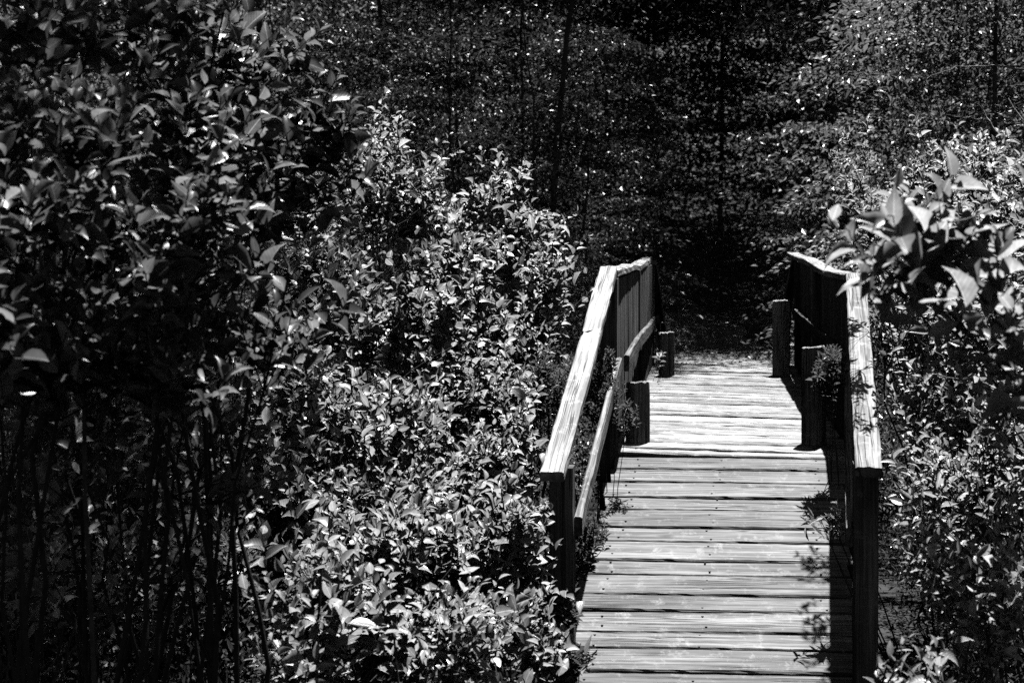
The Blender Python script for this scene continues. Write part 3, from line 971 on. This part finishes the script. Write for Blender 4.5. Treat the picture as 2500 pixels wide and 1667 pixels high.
# ------------------------------------------------------------------ woods
def crown_mesh(name, nspray, H, R, z0, per, leaf, mat, flat=.25, trunk_r=.09, lean=.3, spray_r=.45, bottom=1.0, kind='far', canopy=0, bend=None):
    """one tree: a crown mesh of leaf sprays and a trunk mesh with its limbs, both round the origin"""
    n = nspray
    t = rng.random(n) ** bottom
    z = z0 + (H - z0) * t
    env = R * np.sin(np.clip((t * .86 + .12), 0, 1) * math.pi) ** .6
    a = rng.uniform(0, 6.28, n)
    rr = env * np.sqrt(rng.uniform(.08, 1, n))
    Cn = np.column_stack([rr * np.cos(a), rr * np.sin(a), z])
    # drop some sectors: gaps
    keep = (np.sin(a * 3 + z * 1.9) + np.sin(z * 3.7 + a) * .8 + rng.normal(0, .5, n)) > -.75
    Cn = Cn[keep]; n = len(Cn)
    bend = np.array([rng.normal(0, lean), rng.normal(0, lean)]) if bend is None else np.array(bend, float)
    Cn[:, :2] += bend * (Cn[:, 2:3] / H) ** 2
    N_ = n * per
    c = np.repeat(Cn, per, 0)
    out = norm(c * [1, 1, 0] + 1e-6)
    sr = spray_r * np.repeat(rng.uniform(.6, 1.3, n), per)
    q = rng.normal(0, 1, (N_, 3)) * np.column_stack([sr, sr, sr * flat]) * .55
    droop = -.25 * (q[:, 0] ** 2 + q[:, 1] ** 2) / np.maximum(sr, .1)
    P = c + q; P[:, 2] += droop
    D = norm(q * [1, 1, .3] + out * .15 + rng.normal(0, .25, (N_, 3)) + [0, 0, -.1])
    Nn = norm(rng.normal(0, .42, (N_, 3)) + [0, 0, 1])
    mb = MB()
    leaves(mb, P, D, Nn, leaf * rng.uniform(.6, 1.3, N_), .56, kind)
    if canopy:
        m = canopy
        a = rng.uniform(0, 6.28, m); r_ = R * 1.35 * np.sqrt(rng.random(m))
        Pc = np.column_stack([r_ * np.cos(a), r_ * np.sin(a), H * .55 + H * .45 * rng.random(m) * (1 - .5 * (r_ / (R * 1.35)) ** 2)])
        Dc = norm(rng.normal(size=(m, 3)) * [1, 1, .4]); Nc = norm(rng.normal(0, .35, (m, 3)) + [0, 0, 1])
        leaves(mb, Pc, Dc, Nc, rng.uniform(.10, .2, m), .56, kind)
    me_c = mb.mesh(name + '_crown', mat)
    tb = MB()
    k = 9
    hz = np.linspace(-.15, H * .93, k)
    tp = np.column_stack([bend[0] * (hz / H) ** 2, bend[1] * (hz / H) ** 2, hz]) + rng.normal(0, .02, (k, 3))
    tr = trunk_r * (1 - .85 * np.linspace(0, 1, k)); tr[0] *= 1.35
    tubes(tb, tp[None], tr[None], 9)
    sub = Cn[::2] if n > 60 else Cn
    zz = np.clip(sub[:, 2] - np.hypot(sub[:, 0], sub[:, 1]) * rng.uniform(.1, .5, len(sub)), .3, H * .92)
    A = np.column_stack([np.interp(zz, hz, tp[:, 0]), np.interp(zz, hz, tp[:, 1]), zz])
    Bm = (A + sub) / 2 + rng.normal(0, .08, A.shape) + [0, 0, .08]
    r0 = np.interp(zz, hz, tr) * .32
    tubes(tb, bezier(A, Bm, sub, 6), np.linspace(1, .15, 6)[None] * np.clip(r0, .006, .035)[:, None], 4)
    me_t = tb.mesh(name + '_trunk', M_BARK, smooth=True)
    return me_c, me_t


def plant_tree(name, meshes, label, cat, x, y, rz=0.0, s=1.0, group=None, part=('crown', 'trunk')):
    root = empty(name, (x, y, float(gz(x, y)) - .05))
    root.rotation_euler = (0, 0, rz)
    root.scale = (s, s, s)
    tag(root, label, cat, group)
    for me, nm in zip(meshes, part):
        o = bpy.data.objects.new(nm, me)
        o.parent = root
        col.objects.link(o)
    return root


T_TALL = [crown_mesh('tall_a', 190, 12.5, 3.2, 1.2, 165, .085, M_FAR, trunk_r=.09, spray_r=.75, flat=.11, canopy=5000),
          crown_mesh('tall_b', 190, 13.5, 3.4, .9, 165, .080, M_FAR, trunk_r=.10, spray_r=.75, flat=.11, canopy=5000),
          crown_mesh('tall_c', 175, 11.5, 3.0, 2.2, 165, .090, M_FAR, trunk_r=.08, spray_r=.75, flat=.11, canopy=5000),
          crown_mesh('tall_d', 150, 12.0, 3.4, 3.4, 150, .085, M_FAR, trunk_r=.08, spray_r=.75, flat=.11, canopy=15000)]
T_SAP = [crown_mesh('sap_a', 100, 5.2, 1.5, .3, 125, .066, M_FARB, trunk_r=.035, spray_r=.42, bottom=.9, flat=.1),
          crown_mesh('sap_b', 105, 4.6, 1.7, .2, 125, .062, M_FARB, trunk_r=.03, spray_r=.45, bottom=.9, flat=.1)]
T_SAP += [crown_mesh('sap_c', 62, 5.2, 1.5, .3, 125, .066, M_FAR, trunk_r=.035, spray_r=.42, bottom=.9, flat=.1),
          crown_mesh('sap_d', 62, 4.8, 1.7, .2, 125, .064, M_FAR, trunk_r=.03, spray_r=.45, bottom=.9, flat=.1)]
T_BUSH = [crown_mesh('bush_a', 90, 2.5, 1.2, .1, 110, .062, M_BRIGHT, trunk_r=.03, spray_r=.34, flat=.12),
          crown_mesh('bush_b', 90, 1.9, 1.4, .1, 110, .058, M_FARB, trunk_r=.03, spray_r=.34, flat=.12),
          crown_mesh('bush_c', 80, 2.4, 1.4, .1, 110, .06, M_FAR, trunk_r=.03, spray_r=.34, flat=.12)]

def px_x(px, d):
    return (px - 1250.0) / F * d


WOODS = [  # kind, index, px, depth, scale, label
    ('t', 0, 640, 24, 1.0, 'tall tree at the top left whose thick trunk shows black beside the big leaves'),
    ('t', 1, 330, 20, .95, 'tall tree mostly hidden behind the upper left foliage'),
    ('t', 2, 950, 29, 1.0, 'dim tall tree above the tall left shrubs'),
    ('t', 1, 1260, 29, .95, 'dark tall tree above the bright rosettes, near the middle'),
    ('t', 2, 1480, 31, 1.05, 'tall tree speckled with light just left of the dark opening'),
    ('t', 2, 2040, 30.5, 1.0, 'tall tree standing right of the dark opening'),
    ('t', 1, 2330, 27, .95, 'tall tree in the upper right behind the pale twigs'),
    ('t', 0, 2650, 25, 1.0, 'tall tree at the far right edge'),
    ('t', 1, -50, 15, 1.0, 'tall tree at the far left edge behind the shrubs'),
    ('t', 3, 1480, 34, 1.1, 'tall tree deep in the shade left of the path'),
    ('t', 3, 2080, 36, 1.1, 'tall tree deep in the shade right of the path'),
    ('t', 3, 1760, 46, 1.1, 'tall tree closing the end of the dark path'),
    ('t', 3, 1975, 31, 1.1, 'tree arching over the dark path from its right side'),
    ('t', 2, 1150, 38, 1.1, 'deep shaded tree behind the middle of the woods'),
    ('t', 0, 800, 38, 1.1, 'deep shaded tree behind the left part of the woods'),
    ('t', 1, 2500, 36, 1.1, 'deep shaded tree behind the right part of the woods'),
    ('t', 3, 1960, 50, 1.15, 'farthest tree to the right of the path end'),
    ('t', 3, 1580, 50, 1.15,
     'farthest tree behind the end of the path, its crown closing the gap'),
    ('t', 3, 1480, 44, 1.1, 'farthest tree to the left of the path end'),
    ('s', 2, 1110, 17, 1.0, 'slim sapling in half shade above the middle shrubs'),
    ('s', 3, 1320, 15.9, 1.0, 'leafy sapling behind the left handrail top'),
    ('s', 2, 1420, 21, .9, 'slim sapling at the left lip of the dark opening'),
    ('s', 1, 2430, 15, 1.2, 'brighter sapling filling the upper right with small pale leaves'),
    ('s', 0, 2320, 14.5, .95, 'pale leafy sapling right of the deepest shade, under the top edge'),
    ('s', 1, 2560, 12.5, 1.0, 'nearest pale sapling, at the upper right behind the thin arching twig'),
    ('s', 0, 2450, 12.5, 1.15, 'pale sapling in the top right corner'),
    ('s', 3, 820, 19, 1.0, 'dim sapling between the upper left leaves and the tall shrubs'),
    ('s', 0, 2110, 21, 1.1, 'sapling with layered bright sprays above the right handrail'),
    ('b', 0, 2170, 17.0, 1.15, 'low sunlit bush just beyond the right handrail, with flat bright sprays'),
    ('b', 1, 2210, 15.5, 1.0, 'low bush behind the right handrail, below the pale sapling'),
    ('b', 0, 1400, 14.8, .7, 'low bush showing behind the top of the left handrail'),
    ('b', 1, 1500, 19.5, .7, 'small bush at the left side of the path'),
    ('b', 1, 1230, 15.5, 1.0, 'low bush behind the rosette-topped shrub'),
    ('b', 0, 1010, 14.5, 1.0, 'low dark bush behind the tall left shrub'),
    ('s', 2, 980, 22, 1.25, 'bushy sapling in deep shade, left part of the woods'),
    ('s', 3, 1130, 20, 1.25, 'wide sapling in the dim middle of the woods'),
    ('s', 2, 1270, 18.5, 1.2, 'sapling standing over the bright rosettes'),
    ('s', 3, 1320, 21, 1.1, 'big speckled sapling over the top of the left handrail'),
    ('s', 2, 1430, 18.5, .85, 'narrow speckled sapling left of the path mouth'),
    ('s', 3, 1360, 26, 1.2, 'sapling crowding the left lip of the path mouth'),
    ('s', 0, 2140, 26, 1.3, 'tall sapling at the upper right rim of the dark opening'),
    ('s', 3, 700, 21, 1.25, 'sapling lost in black shade at the top, left of centre'),
    ('t', 3, 1590, 39, 1.1, 'tree left of the deepest part of the path'),
    ('t', 3, 1960, 41, 1.1, 'tree right of the deepest part of the path'),
    ('b', 2, 1640, 37, 1.3, 'shadowed bush closing the path on the left'),
    ('b', 2, 1870, 39, 1.3, 'shadowed bush closing the path on the right'),
    ('b', 0, 2050, 24, .8, 'small bush at the right side of the dark path'),
]
GR = {'t': ('tall_tree', 'tree', 'tall trees of the woods beyond the bridge', T_TALL),
      's': ('sapling', 'sapling', 'saplings at the edge of the woods', T_SAP),
      'b': ('woodland_bush', 'bush', 'bushes at the edge of the woods', T_BUSH)}
for i, (kd, ix, px, dd, sc, lb) in enumerate(WOODS):
    nm, cat, gr, pool = GR[kd]
    plant_tree(nm, pool[ix], lb, cat, px_x(px, dd), dd, rz=i * 2.1, s=sc, group=gr)
# trees added to shade the near left, crowns out of view above the frame
over = crown_mesh('overhang', 560, 9.0, 2.5, 4.6, 75, .085, M_FAR, trunk_r=.055, lean=.05)
over_lean = crown_mesh('overhang_leaning', 560, 9.0, 2.4, 4.6, 75, .085, M_FAR, trunk_r=.09, bend=(1.5, 0))
plant_tree('tall_tree', over_lean, 'unseen leaning tree added outside the left edge, whose crown keeps the bottom left corner dark', 'tree', -3.1, 7.5, s=1.0, group='tall trees of the woods beyond the bridge')
over_path = crown_mesh('overhang_path', 560, 9.0, 2.4, 4.6, 75, .085, M_FAR, trunk_r=.05, bend=(1.1, 0))
plant_tree('tall_tree', over_path, 'slim-trunked tree behind the left handrail, its crown dappling the far end of the deck', 'tree', .4, 16.5, s=1.0, group='tall trees of the woods beyond the bridge')
plant_tree('tall_tree', over, 'slim-trunked tree behind the far right short post, shading the dark opening', 'tree', 4.4, 21.0, rz=4.0, s=1.05, group='tall trees of the woods beyond the bridge')
plant_tree('tall_tree', over, 'small unseen tree added overhead, whose crown hides the sun from the big-leaved shrubs', 'tree', -2.25, 5.6, rz=5.0, s=.78, group='tall trees of the woods beyond the bridge')
plant_tree('tall_tree', over, 'overhanging tree added left of the camera to shade the near left shrubs', 'tree', -2.6, 8.6, rz=.8, s=1.15, group='tall trees of the woods beyond the bridge')

def far_wood():
    """the wood going on behind: one mass"""
    n = 130000
    x = rng.uniform(-22, 30, n); y = rng.uniform(43, 62, n)
    z = gz(x, y) + rng.random(n) * 13
    P = np.column_stack([x, y, z])
    D = norm(rng.normal(size=(n, 3))); Nn = norm(rng.normal(0, .5, (n, 3)) + [0, 0, 1])
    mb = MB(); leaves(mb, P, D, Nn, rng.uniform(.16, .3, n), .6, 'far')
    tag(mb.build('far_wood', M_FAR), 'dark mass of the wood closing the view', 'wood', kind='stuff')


far_wood()
